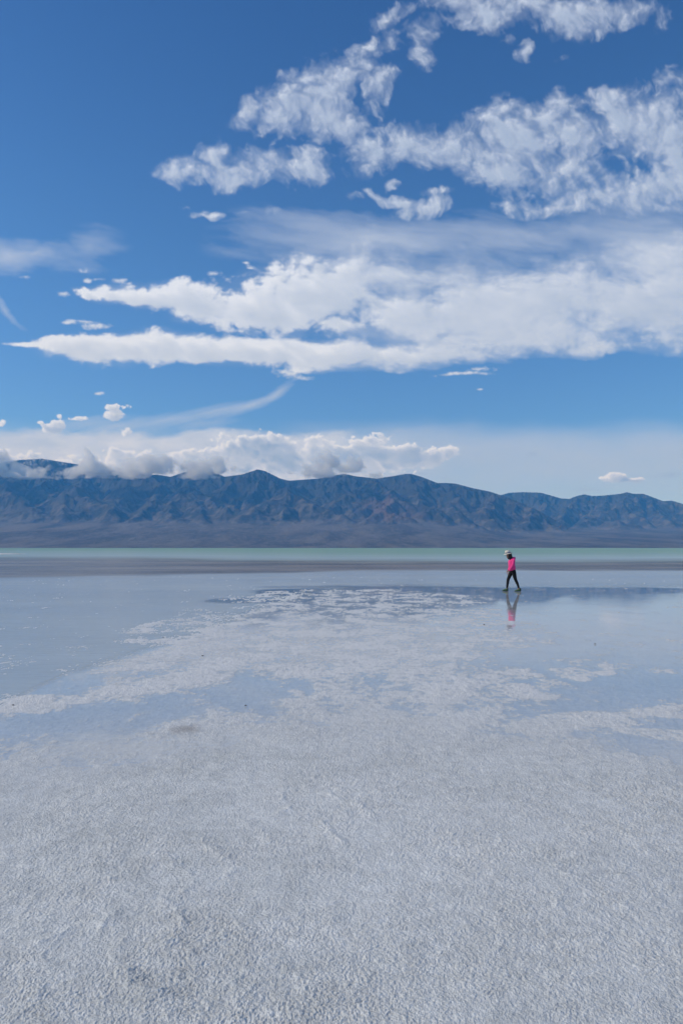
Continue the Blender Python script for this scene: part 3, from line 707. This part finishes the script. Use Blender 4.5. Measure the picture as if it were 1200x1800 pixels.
    # cloud shade on the high slopes, painted into the rock colour by height
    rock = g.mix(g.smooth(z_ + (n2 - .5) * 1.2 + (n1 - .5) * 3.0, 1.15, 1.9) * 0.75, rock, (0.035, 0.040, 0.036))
    # the reddish hill in the middle of the range
    rx, ry = (685 - 600) / 1200 * 16.2, 16.2
    dd = g.length(g.mapping(g.vadd(g.comb(x_, y_, 0.0), g.vscale(g.noise(P, 1.2, 4, .6, col=True), 1.0)), loc=(rx + .5, ry + .5, .5), scale=(0.95, 2.0, 50), kind='TEXTURE'))
    rock = g.mix(g.smooth(dd, 0.3, 1.1, 0.65, 0.0), rock, ROCK_RED)
    wsh = g.noise(g.mapping(g.vadd(P, g.vscale(g.noise(P, .8, 3, .5, col=True), .8)), scale=(2.4, .45, 1)), 2.2, 5, .6)
    fanc = g.mix(g.smooth(g.noise(g.mapping(P, scale=(1, .35, 1)), 1.3, 8, .66, dist=.6), 0.38, 0.64), FAN_A, FAN_B)
    fanc = g.mix(g.smooth((wsh - .5).f('ABSOLUTE'), 0.0, 0.03, 0.45, 0.0), fanc, (0.24, 0.215, 0.195))
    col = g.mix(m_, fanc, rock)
    snow = g.smooth(z_ + (n2 - .5) * 1.2, 2.62, 2.9) * g.smooth(n2, .45, .6) * 0.7
    col = g.mix(snow, col, (.7, .7, .72))
    nrm = g.bump(n2 * 0.06 + g.noise(P, 12.0, 5, .6) * 0.03, 1000.0, 0.8)
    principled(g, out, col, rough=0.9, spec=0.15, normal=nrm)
    rock_attr = sstep(np.maximum(A, B), 0.01, 0.09)
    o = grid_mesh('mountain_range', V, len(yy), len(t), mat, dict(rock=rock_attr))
    o['kind'] = 'structure'
    return A, B, fan, t, yy
ROCK_A = (0.036, 0.037, 0.034); ROCK_B = (0.072, 0.066, 0.058); ROCK_C = (0.19, 0.165, 0.135); ROCK_RED = (0.16, 0.105, 0.09)
FAN_A = (0.066, 0.062, 0.062); FAN_B = (0.165, 0.146, 0.134)
mountains()

# ------------------------------------------------------------------ things
def tag(o, label, cat, group=None):
    o['label'] = label; o['category'] = cat
    if group: o['group'] = group
def mesh_obj(name, bm, mat, parent=None, smooth=True):
    me = bpy.data.meshes.new(name); bm.to_mesh(me); bm.free(); me.materials.append(mat)
    if smooth: me.polygons.foreach_set('use_smooth', np.ones(len(me.polygons), dtype=bool))
    o = bpy.data.objects.new(name, me); COL.objects.link(o)
    if parent: o.parent = parent
    return o
def fuse(name, balls, mat, parent, voxel=0.008, source=None):
    """ellipsoids (and, if given, an existing mesh) fused into one continuous surface"""
    bm = bmesh.new()
    if source: bm.from_mesh(source.data)
    for (c, r_) in balls:
        rr = r_ if isinstance(r_, tuple) else (r_, r_, r_)
        bmesh.ops.create_icosphere(bm, subdivisions=3, radius=1, matrix=Matrix.Translation(c) @ Matrix.Diagonal((*rr, 1)))
    me = bpy.data.meshes.new(name); bm.to_mesh(me); bm.free()
    if source: bpy.data.objects.remove(source)
    o = bpy.data.objects.new('t', me); COL.objects.link(o)
    rm = o.modifiers.new('r', 'REMESH'); rm.mode = 'VOXEL'; rm.voxel_size = voxel
    sm = o.modifiers.new('s', 'SMOOTH'); sm.factor = .5; sm.iterations = 3
    dg = bpy.context.evaluated_depsgraph_get(); dg.update()
    m2 = bpy.data.meshes.new_from_object(o.evaluated_get(dg)); bpy.data.objects.remove(o)
    m2.name = name; m2.materials.clear(); m2.materials.append(mat)
    m2.polygons.foreach_set('use_smooth', np.ones(len(m2.polygons), dtype=bool))
    o = bpy.data.objects.new(name, m2); COL.objects.link(o); o.parent = parent
    return o
def skinned(name, joints, edges, mat, parent=None, sub=2, root=0):
    """joints: (x, y, z, radius_a, radius_b) -> one continuous skin, applied to a plain mesh"""
    me = bpy.data.meshes.new(name); me.from_pydata([j[:3] for j in joints], edges, [])
    o = bpy.data.objects.new(name, me); COL.objects.link(o)
    sk = o.modifiers.new('skin', 'SKIN'); sk.use_smooth_shade = True; sk.branch_smoothing = 0.4
    for i, j in enumerate(joints):
        d = me.skin_vertices[0].data[i]; d.radius = (j[3], j[4] if len(j) > 4 else j[3]); d.use_root = (i == root)
    sb = o.modifiers.new('sub', 'SUBSURF'); sb.levels = sub; sb.render_levels = sub
    dg = bpy.context.evaluated_depsgraph_get(); dg.update()
    m2 = bpy.data.meshes.new_from_object(o.evaluated_get(dg)); bpy.data.objects.remove(o)
    m2.name = name; m2.materials.clear(); m2.materials.append(mat)
    m2.polygons.foreach_set('use_smooth', np.ones(len(m2.polygons), dtype=bool))
    o = bpy.data.objects.new(name, m2); COL.objects.link(o)
    if parent: o.parent = parent
    return o
def loft(name, rings, mat, parent=None, cap=True, n=28, shape=None, open_ends=False):
    """rings: (centre, axis_u, axis_v, ru, rv)"""
    bm = bmesh.new(); prev = None
    for k, (c, au, av, ru, rv) in enumerate(rings):
        c, au, av = Vector(c), Vector(au), Vector(av); ring = []
        for i in range(n):
            t = 2 * math.pi * i / n; m = shape(k, t) if shape else 1.0
            ring.append(bm.verts.new(c + au * (ru * math.cos(t) * m) + av * (rv * math.sin(t) * m)))
        if prev:
            for i in range(n): bm.faces.new((prev[i], prev[(i + 1) % n], ring[(i + 1) % n], ring[i]))
        elif cap and not open_ends: bm.faces.new(ring[::-1])
        prev = ring
    if cap and not open_ends: bm.faces.new(prev)
    bmesh.ops.recalc_face_normals(bm, faces=bm.faces)
    return mesh_obj(name, bm, mat, parent)

def plain(name, base, rough=0.7, spec=0.4, bump_s=None, bump_d=0.001, var=None):
    m, g, out = new_mat(name); P = g.obj(); col = base
    if var: col = g.mix(g.smooth(g.noise(P, var[0], 4, .6), 0.35, 0.65), base, var[1])
    nrm = g.bump(g.noise(P, bump_s, 4, .6), bump_d, 1.0) if bump_s else None
    principled(g, out, col, rough, spec, nrm); return m

def walker():
    root = bpy.data.objects.new('person', None); COL.objects.link(root); root.empty_display_size = 0.3
    D = 26.7; S_ = D / 1200 / 20
    ox, oy = 575, 1690
    root.location = ((870 + ox / 20 - 600) / 1200 * D, D, 0.004)
    def p(cx, cy, y=0.0): return ((cx - ox) * S_, y, (oy - cy) * S_)
    skin = plain('skin', (0.36, 0.19, 0.13), 0.55); pink = plain('pink cloth', (0.95, 0.075, 0.28), 0.75, .2, 9, .03, (6, (0.86, 0.06, 0.24)))
    black = plain('black leggings cloth', (0.008, 0.008, 0.010), 0.7, .25, 25, .006); hairm = plain('dark hair', (0.018, 0.012, 0.009), 0.5, .4, 60, .01)
    straw = plain('straw', (0.80, 0.73, 0.60), 0.8, .2, 160, .002, (40, (0.70, 0.62, 0.48))); navy = plain('blue ribbon', (0.03, 0.05, 0.16), 0.7)
    green = plain('green shoe mesh', (0.06, 0.16, 0.09), 0.7, .3, 90, .002, (22, (0.15, 0.22, 0.10))); sole = plain('dark rubber', (0.02, 0.025, 0.03), 0.7); lining = plain('pale sock', (0.5, 0.5, 0.5), .8)
    # joints: near side = her left (-y), far side = her right (+y)
    hipL, hipR = -0.085, 0.085
    J = []; E = []
    def add(cx, cy, y, ra, rb=None, link=None):
        J.append((*p(cx, cy, y), ra, rb or ra))
        if link is not None: E.append((link, len(J) - 1))
        return len(J) - 1
    pel = add(612, 960, 0, .092, .115)
    wa = add(588, 850, 0, .082, .110, pel); ch = add(585, 700, 0, .098, .125, wa); up = add(592, 600, 0, .085, .120, ch)
    nk = add(565, 535, 0, .045, .048, up); n2 = add(530, 500, 0, .045, .048, nk); h1 = add(462, 455, 0, .078, .070, n2); h2 = add(448, 405, 0, .088, .076, h1); h3 = add(450, 360, 0, .066, .060, h2)
    chin = add(424, 506, 0, .034, .032, h1)
    legs = {}
    for side, y, pts in (('far', hipR, [(590, 1010, .085), (520, 1150, .070), (462, 1290, .052), (452, 1400, .048), (434, 1500, .036), (428, 1600, .032)]),
                         ('near', hipL, [(645, 1010, .088), (655, 1150, .074), (695, 1290, .053), (745, 1390, .049), (785, 1500, .036), (808, 1590, .032)])):
        prev = pel
        for i, (a_, b_, r_) in enumerate(pts): prev = add(a_, b_, y * (1 - i * .05), r_, r_, prev)
        fx = (250, 1655) if side == 'far' else (675, 1662)
        heel = (440, 1655) if side == 'far' else (835, 1650)
        legs[side] = (y * .75, pts)
        m1 = add((fx[0] + heel[0]) / 2 - 10, 1655, y * .75, .028, .036, prev); add(fx[0] + 28, 1668, y * .75, .018, .034, m1)
    # arms; near arm hangs forward with the hand in front of the thigh, far arm swings a little behind the body line
    def arm(y, pts, up_i):
        prev = up_i
        for (a_, b_, dy, r_) in pts: prev = add(a_, b_, y + dy, r_, r_, prev)
        return prev
    aN = arm(-0.16, [(608, 580, .02, .050), (600, 640, -.01, .045), (570, 770, -.02, .037), (510, 870, -.01, .031), (458, 955, .0, .022)], up)
    aF = arm(0.16, [(600, 585, -.02, .050), (590, 650, .01, .045), (570, 775, .02, .037), (530, 870, .015, .030), (490, 950, .01, .022)], up)
    def hand(wi, y, wx, wz, sgn):
        b_ = add(wx - 22, wz + 36, y, .026, .017, wi); pb = add(wx - 34, wz + 62, y, .030, .015, b_)
        for k, (dy, ln) in enumerate(((-.028, .85), (-.010, 1.0), (.009, .96), (.027, .78))):
            q = p(wx - 34, wz + 62, y); d1 = Vector((-.012, 0, -.030)) * ln; d2 = Vector((.006, 0, -.028)) * ln
            b0 = Vector(q) + Vector((0, dy * .75, -.012)); j1 = b0 + d1; j2 = j1 + d2; j3 = j2 + Vector((.012, 0, -.016)) * ln
            pr = pb
            for jj, r_ in ((b0, .0095), (j1, .0085), (j2, .0078), (j3, .0062)):
                J.append((*jj, r_, r_)); E.append((pr, len(J) - 1)); pr = len(J) - 1
        q = Vector(p(wx - 30, wz + 30, y)); pr = b_
        for jj, r_ in ((q + Vector((-.022, -.012 * sgn, -.006)), .011), (q + Vector((-.040, -.016 * sgn, -.030)), .0090), (q + Vector((-.042, -.014 * sgn, -.052)), .0075)):
            J.append((*jj, r_, r_)); E.append((pr, len(J) - 1)); pr = len(J) - 1
    hand(aN, -0.16, 452, 962, -1); hand(aF, 0.17, 486, 956, 1)
    raw = skinned('body', J, E, skin, None)
    fuse('body', [(p(388, 460), (.014, .011, .018)), (p(398, 436), (.014, .030, .012)), (p(402, 494), (.010, .020, .008)), (p(420, 508), (.026, .026, .020)),
                  (p(478, 450, -.072), (.018, .008, .028)), (p(478, 450, .072), (.018, .008, .028))], skin, root, 0.0055, raw)
    eyem = plain('eye', (0.02, 0.015, 0.012), 0.2, .5)
    for y in (-.030, .030):
        eb = bmesh.new(); bmesh.ops.create_icosphere(eb, subdivisions=2, radius=1, matrix=Matrix.Translation(p(396, 446, y)) @ Matrix.Diagonal((.007, .011, .006, 1)))
        mesh_obj('eye', eb, eyem, root)
    # leggings
    L = []; LE = []
    def addl(cx, cy, y, r_, rb=None, link=None):
        L.append((*p(cx, cy, y), r_, rb or r_))
        if link is not None: LE.append((link, len(L) - 1))
        return len(L) - 1
    w0 = addl(616, 975, 0, .112, .142); w1_ = addl(600, 880, 0, .100, .132, w0); w2_ = addl(594, 840, 0, .096, .126, w1_)
    for side in legs:
        y, pts = legs[side]; prev = w0
        for i, (a_, b_, r_) in enumerate(pts[:-1] + [(pts[-1][0], pts[-1][1] - 8, .034)]):
            prev = addl(a_, b_, (hipR if side == 'far' else hipL) * (1 - i * .05), r_ + .009, r_ + .009, prev)
    skinned('leggings', L, LE, black, root)
    # top: torso loft with a slanting hem, and two sleeves
    X_, Y_, Z_ = Vector((1, 0, 0)), Vector((0, 1, 0)), Vector((0, 0, 1))
    def ring(cx0, cy0, cx1, cy1, half):    # front edge, back edge, half width across
        a_, b_ = Vector(p(cx0, cy0)), Vector(p(cx1, cy1)); u_ = (b_ - a_); l_ = u_.length / 2
        return ((a_ + b_) / 2, u_.normalized(), Y_, l_, half)
    def fold(k, t): return 1 + 0.020 * math.sin(3 * t + k * .9) + 0.012 * math.sin(7 * t + k * 1.7)
    loft('pullover', [ring(486, 985, 714, 900, .165), ring(470, 930, 706, 865, .168), ring(462, 850, 690, 800, .160), ring(458, 770, 682, 735, .158), ring(458, 700, 682, 670, .165), ring(458, 640, 690, 612, .175), ring(480, 600, 692, 570, .185), ring(512, 575, 680, 528, .165), ring(540, 562, 655, 500, .110), ring(548, 548, 625, 480, .062)], pink, root, shape=fold)
    for y, pts, nm in ((-0.16, [(618, 560, .03, .062), (606, 640, -.012, .060), (588, 705, -.02, .054), (568, 775, -.024, .050), (540, 835, -.02, .045), (505, 890, -.012, .041), (470, 945, 0, .034), (456, 965, 0, .030)], 'sleeve'),
                       (0.16, [(612, 565, -.03, .060), (600, 645, .012, .058), (586, 710, .02, .053), (570, 780, .024, .049), (550, 830, .02, .045), (525, 885, .015, .040), (500, 935, .01, .034), (490, 955, .01, .030)], 'sleeve')):
        V_ = [Vector(p(a_, b_, y + dy)) for (a_, b_, dy, r_) in pts]; rg = []
        for i, v_ in enumerate(V_):
            t_ = (V_[min(i + 1, len(V_) - 1)] - V_[max(i - 1, 0)]).normalized(); u_ = t_.cross(Y_).normalized(); w_ = t_.cross(u_).normalized()
            rg.append((v_, u_, w_, pts[i][3] * (1.0 if i else .8), pts[i][3]))
        loft(nm, rg, pink, root, shape=lambda k, t: 1 + 0.05 * math.sin(2 * t + k * 2.1), n=18)
    hd = bmesh.new()
    bmesh.ops.create_icosphere(hd, subdivisions=3, radius=1, matrix=Matrix.Translation(p(655, 545)) @ Euler((0, R(35), 0)).to_matrix().to_4x4() @ Matrix.Diagonal((.052, .105, .068, 1)))
    for v_ in hd.verts: v_.co += v_.normal * 0.007 * math.sin(v_.co.y * 55) * math.cos(v_.co.z * 50)
    mesh_obj('hood', hd, pink, root)
    # hair: shoulder length, falling forward beside the face
    fuse('hair', [(p(498, 398), (.086, .086, .088)), (p(474, 380), (.086, .084, .058)), (p(535, 438), (.062, .080, .070)), (p(548, 490), (.058, .080, .060)), (p(530, 530, -.02), (.048, .062, .050)), (p(512, 562, -.035), (.034, .034, .038)), (p(502, 588, -.04), (.018, .02, .028)),
                  (p(470, 440, -.070), (.042, .024, .050)), (p(462, 490, -.076), (.036, .020, .052)), (p(470, 535, -.080), (.028, .018, .044)), (p(470, 440, .070), (.042, .024, .050)), (p(462, 490, .076), (.036, .020, .052)), (p(468, 530, .078), (.028, .018, .040)), (p(575, 520), (.034, .06, .05))], hairm, root, 0.007)
    # straw hat, tipped forward
    tilt = R(-11); hc = Vector(p(443, 372)); M = Matrix.Rotation(tilt, 3, 'Y')
    a1, a3 = M @ X_, M @ Z_
    def hr(r_, z_, wob=0): return (hc + a3 * z_, a1, Y_, r_, r_ * 0.92)
    hat = loft('sun_hat', [hr(.095, .012), hr(.140, .004), hr(.168, -.008), hr(.170, -.004), hr(.142, .012), hr(.106, .022), hr(.104, .055), hr(.101, .095), hr(.092, .122), hr(.070, .134), hr(.030, .136)], straw, root,
               shape=lambda k, t: 1 + (0.03 * math.cos(2 * t) if k in (2, 3) else 0), n=40)
    band = loft('hat_band', [hr(.106, .024), hr(.1085, .026), hr(.1075, .054), hr(.105, .056)], navy, hat, cap=False, n=40)
    bw = bmesh.new(); bmesh.ops.create_icosphere(bw, subdivisions=2, radius=1, matrix=Matrix.Translation(p(560, 345)) @ Euler((0, R(-30), 0)).to_matrix().to_4x4() @ Matrix.Diagonal((.034, .012, .016, 1)))
    mesh_obj('ribbon_bow', bw, navy, hat)
    # shoes
    for (toe, heel, y, hh) in (((252, 1625), (462, 1690), hipR * .75, 1), ((655, 1675), (878, 1685), hipL * .75, 0)):
        sx = lambda f_: toe[0] + (heel[0] - toe[0]) * f_
        up_ = toe[1] if hh else 1690
        def sr(f_, zt, zb, hw): a_ = Vector(p(sx(f_), zt, y)); b_ = Vector(p(sx(f_), zb, y)); return ((a_ + b_) / 2, Y_, Z_, hw, (a_ - b_).length / 2)
        lift = 14 if hh else 0
        sh = loft('shoe', [sr(.02, 1668 - lift, 1680 - lift, .022), sr(.12, 1650 - lift, 1682 - lift * .7, .038), sr(.30, 1634 - lift * .5, 1684 - lift * .3, .047), sr(.50, 1612, 1684, .044), sr(.66, 1586, 1684, .038), sr(.80, 1572, 1684, .036), sr(.93, 1572, 1683, .033), sr(1.0, 1600, 1678, .022)], green, root, n=20)
        loft('sole', [sr(-.02, 1677 - lift, 1685 - lift, .026), sr(.12, 1678 - lift * .7, 1688 - lift * .7, .044), sr(.30, 1680 - lift * .3, 1690 - lift * .3, .050), sr(.55, 1680, 1691, .044), sr(.80, 1680, 1691, .040), sr(1.0, 1676, 1690, .030)], sole, sh, n=20)
        loft('heel_counter', [sr(.86, 1574, 1676, .0375), sr(.95, 1576, 1676, .034), sr(1.03, 1600, 1676, .020)], sole, sh, n=20)
    tag(root, 'person in straw hat, pink top and black leggings walking head down across the wet flat', 'person')
walker()

def small_things():
    mud = plain('dark mud', (0.13, 0.115, 0.10), 0.85, .3, 60, .01)
    rng = random.Random(3)
    def stone(u, v, w, label):
        x, y = px2g(u, v); bm = bmesh.new(); bmesh.ops.create_icosphere(bm, subdivisions=3, radius=1)
        ph = [rng.uniform(0, 6) for _ in range(6)]
        for vv in bm.verts:
            c = vv.co.copy(); k = 1 + .18 * math.sin(3 * c.x + ph[0]) + .14 * math.sin(4 * c.y + ph[1]) + .1 * math.sin(7 * c.z + ph[2]) + .06 * math.sin(11 * c.x + 9 * c.y + ph[3])
            vv.co = Vector((c.x * w * k, c.y * w * .7 * k, c.z * w * .42 * k))
        o = mesh_obj('mud_clod', bm, mud); o.location = (x, y, 0.010 + w * .15); o.rotation_euler = (0, 0, rng.uniform(0, 6))
        tag(o, label, 'clod', 'dark mud clods scattered on the salt')
    stone(850, 1099, .020, 'small dark clod on white crust, left of and below the reflection of the person')
    stone(287, 1121, .012, 'tiny dark clod on the pale crust at left, nearest the ruffled water')
    stone(356, 1154, .018, 'flat brownish clod on the pale crust above the brown mud stain')
    stone(432, 1242, .012, 'tiny dark clod right of and above the brown mud stain')
    stone(1045, 1133, .017, 'dark clod alone in the shallow brine on the right')
    stone(24, 1241, .012, 'dark speck of mud on the crust strip at the left edge')
    # pale salt bar out in the lake at the left edge
    bm = bmesh.new(); rows = []
    cx, cy = (-5 - 600) / 1200 * 150, 186
    salt = plain('bar salt', (0.66, 0.64, 0.60), .85, .3, 3, .02)
    for i in range(41):
        f_ = i / 40; x = -112 + 24.5 * f_; wv = 17.0 * (1 - f_) ** .3 * (0.85 + .2 * math.sin(i * 1.3)) + .05
        rows.append([bm.verts.new((x, 186 + wv * t_ + math.sin(i * .5) * .5, 0.30 * (1 - t_ * t_) * (1.02 - f_) ** .3 - .01)) for t_ in (-1, -.6, -.2, .2, .6, 1)])
    for r0, r1 in zip(rows[:-1], rows[1:]):
        for k in range(5): bm.faces.new((r0[k], r1[k], r1[k + 1], r0[k + 1]))
    o = mesh_obj('salt_bar', bm, salt); o['kind'] = 'structure'
small_things()

# ------------------------------------------------------------------ cloud spilling over the crest
def crest_cloud():
    x0, x1, y0, y1, z0, z1 = -13500, 3200, 17300, 19300, 1750, 2750
    bm = bmesh.new(); bmesh.ops.create_cube(bm, size=1)
    me = bpy.data.meshes.new('cloud_bank'); bm.to_mesh(me); bm.free()
    o = bpy.data.objects.new('cloud_bank', me); COL.objects.link(o); o['kind'] = 'stuff'
    o.scale = (x1 - x0, y1 - y0, z1 - z0); o.location = ((x0 + x1) / 2, (y0 + y1) / 2, (z0 + z1) / 2)
    m = bpy.data.materials.new('cloud vapour'); m.use_nodes = True; nt = m.node_tree; nt.nodes.clear(); g = G(nt)
    out = nt.nodes.new('ShaderNodeOutputMaterial'); v = nt.nodes.new('ShaderNodeVolumePrincipled')
    P = g.vscale(g.pos(), 0.001); x, y, z = g.sep(P)
    n0 = g.noise(g.mapping(P, scale=(1, 1, 0.3)), 0.55, 2, 0.5)                # which stretches of the crest carry cloud
    nb = g.noise(P, 1.7, 8, 0.60)
    base = 1.84 + (n0 - .5) * 0.35
    left = g.smooth(x, -4.2, -2.4, 1.0, 0.0)
    top = 2.08 + left * 0.26 + (n0 - .5) * 1.6
    prof = g.smooth(z, base - 0.04, base + 0.12) * g.smooth(z, top - 0.05, top + 0.30, 1.0, 0.0)
    yy = g.smooth((y - 18.3).f('ABSOLUTE'), 0.5, 1.0, 1.0, 0.0)
    gate = g.smooth(x, 0.9, 1.9, 1.0, 0.0) * g.smooth(x, -13.3, -12.9) * g.smooth((x + 2.24).f('ABSOLUTE'), 0.35, 0.85, 0.15, 1.0)
    d = g.smooth(prof * yy * gate * (0.74 + left * 0.12) + (nb - 0.5) * 3.4, 0.78, 1.08, 0.0, CLOUD_D)
    d = d * g.smooth(prof * yy * gate, 0.0, 0.2)
    v.inputs['Color'].default_value = (1, 1, 1, 1); g.setin(v.inputs['Density'], d)
    v.inputs['Anisotropy'].default_value = 0.0
    nt.links.new(v.outputs[0], out.inputs['Volume']); me.materials.append(m)
CLOUD_D = 0.0075
crest_cloud()

# ------------------------------------------------------------------ haze
def haze():
    bm = bmesh.new(); bmesh.ops.create_cube(bm, size=1)
    me = bpy.data.meshes.new('haze'); bm.to_mesh(me); bm.free()
    o = bpy.data.objects.new('haze', me); COL.objects.link(o)
    z0, z1 = -15.0, 3900.0
    o.scale = (50000, 31500, z1 - z0); o.location = (0, 14600, (z0 + z1) / 2)
    m = bpy.data.materials.new('air'); m.use_nodes = True; nt = m.node_tree; nt.nodes.clear()
    out = nt.nodes.new('ShaderNodeOutputMaterial'); v = nt.nodes.new('ShaderNodeVolumePrincipled')
    v.inputs['Color'].default_value = (0.10, 0.42, 1.0, 1); v.inputs['Density'].default_value = HAZE_D
    v.inputs['Absorption Color'].default_value = (1, 1, 1, 1); v.inputs['Anisotropy'].default_value = 0.0
    nt.links.new(v.outputs[0], out.inputs['Volume'])
    me.materials.append(m); o['kind'] = 'stuff'
HAZE_D = 3.3e-5
haze()
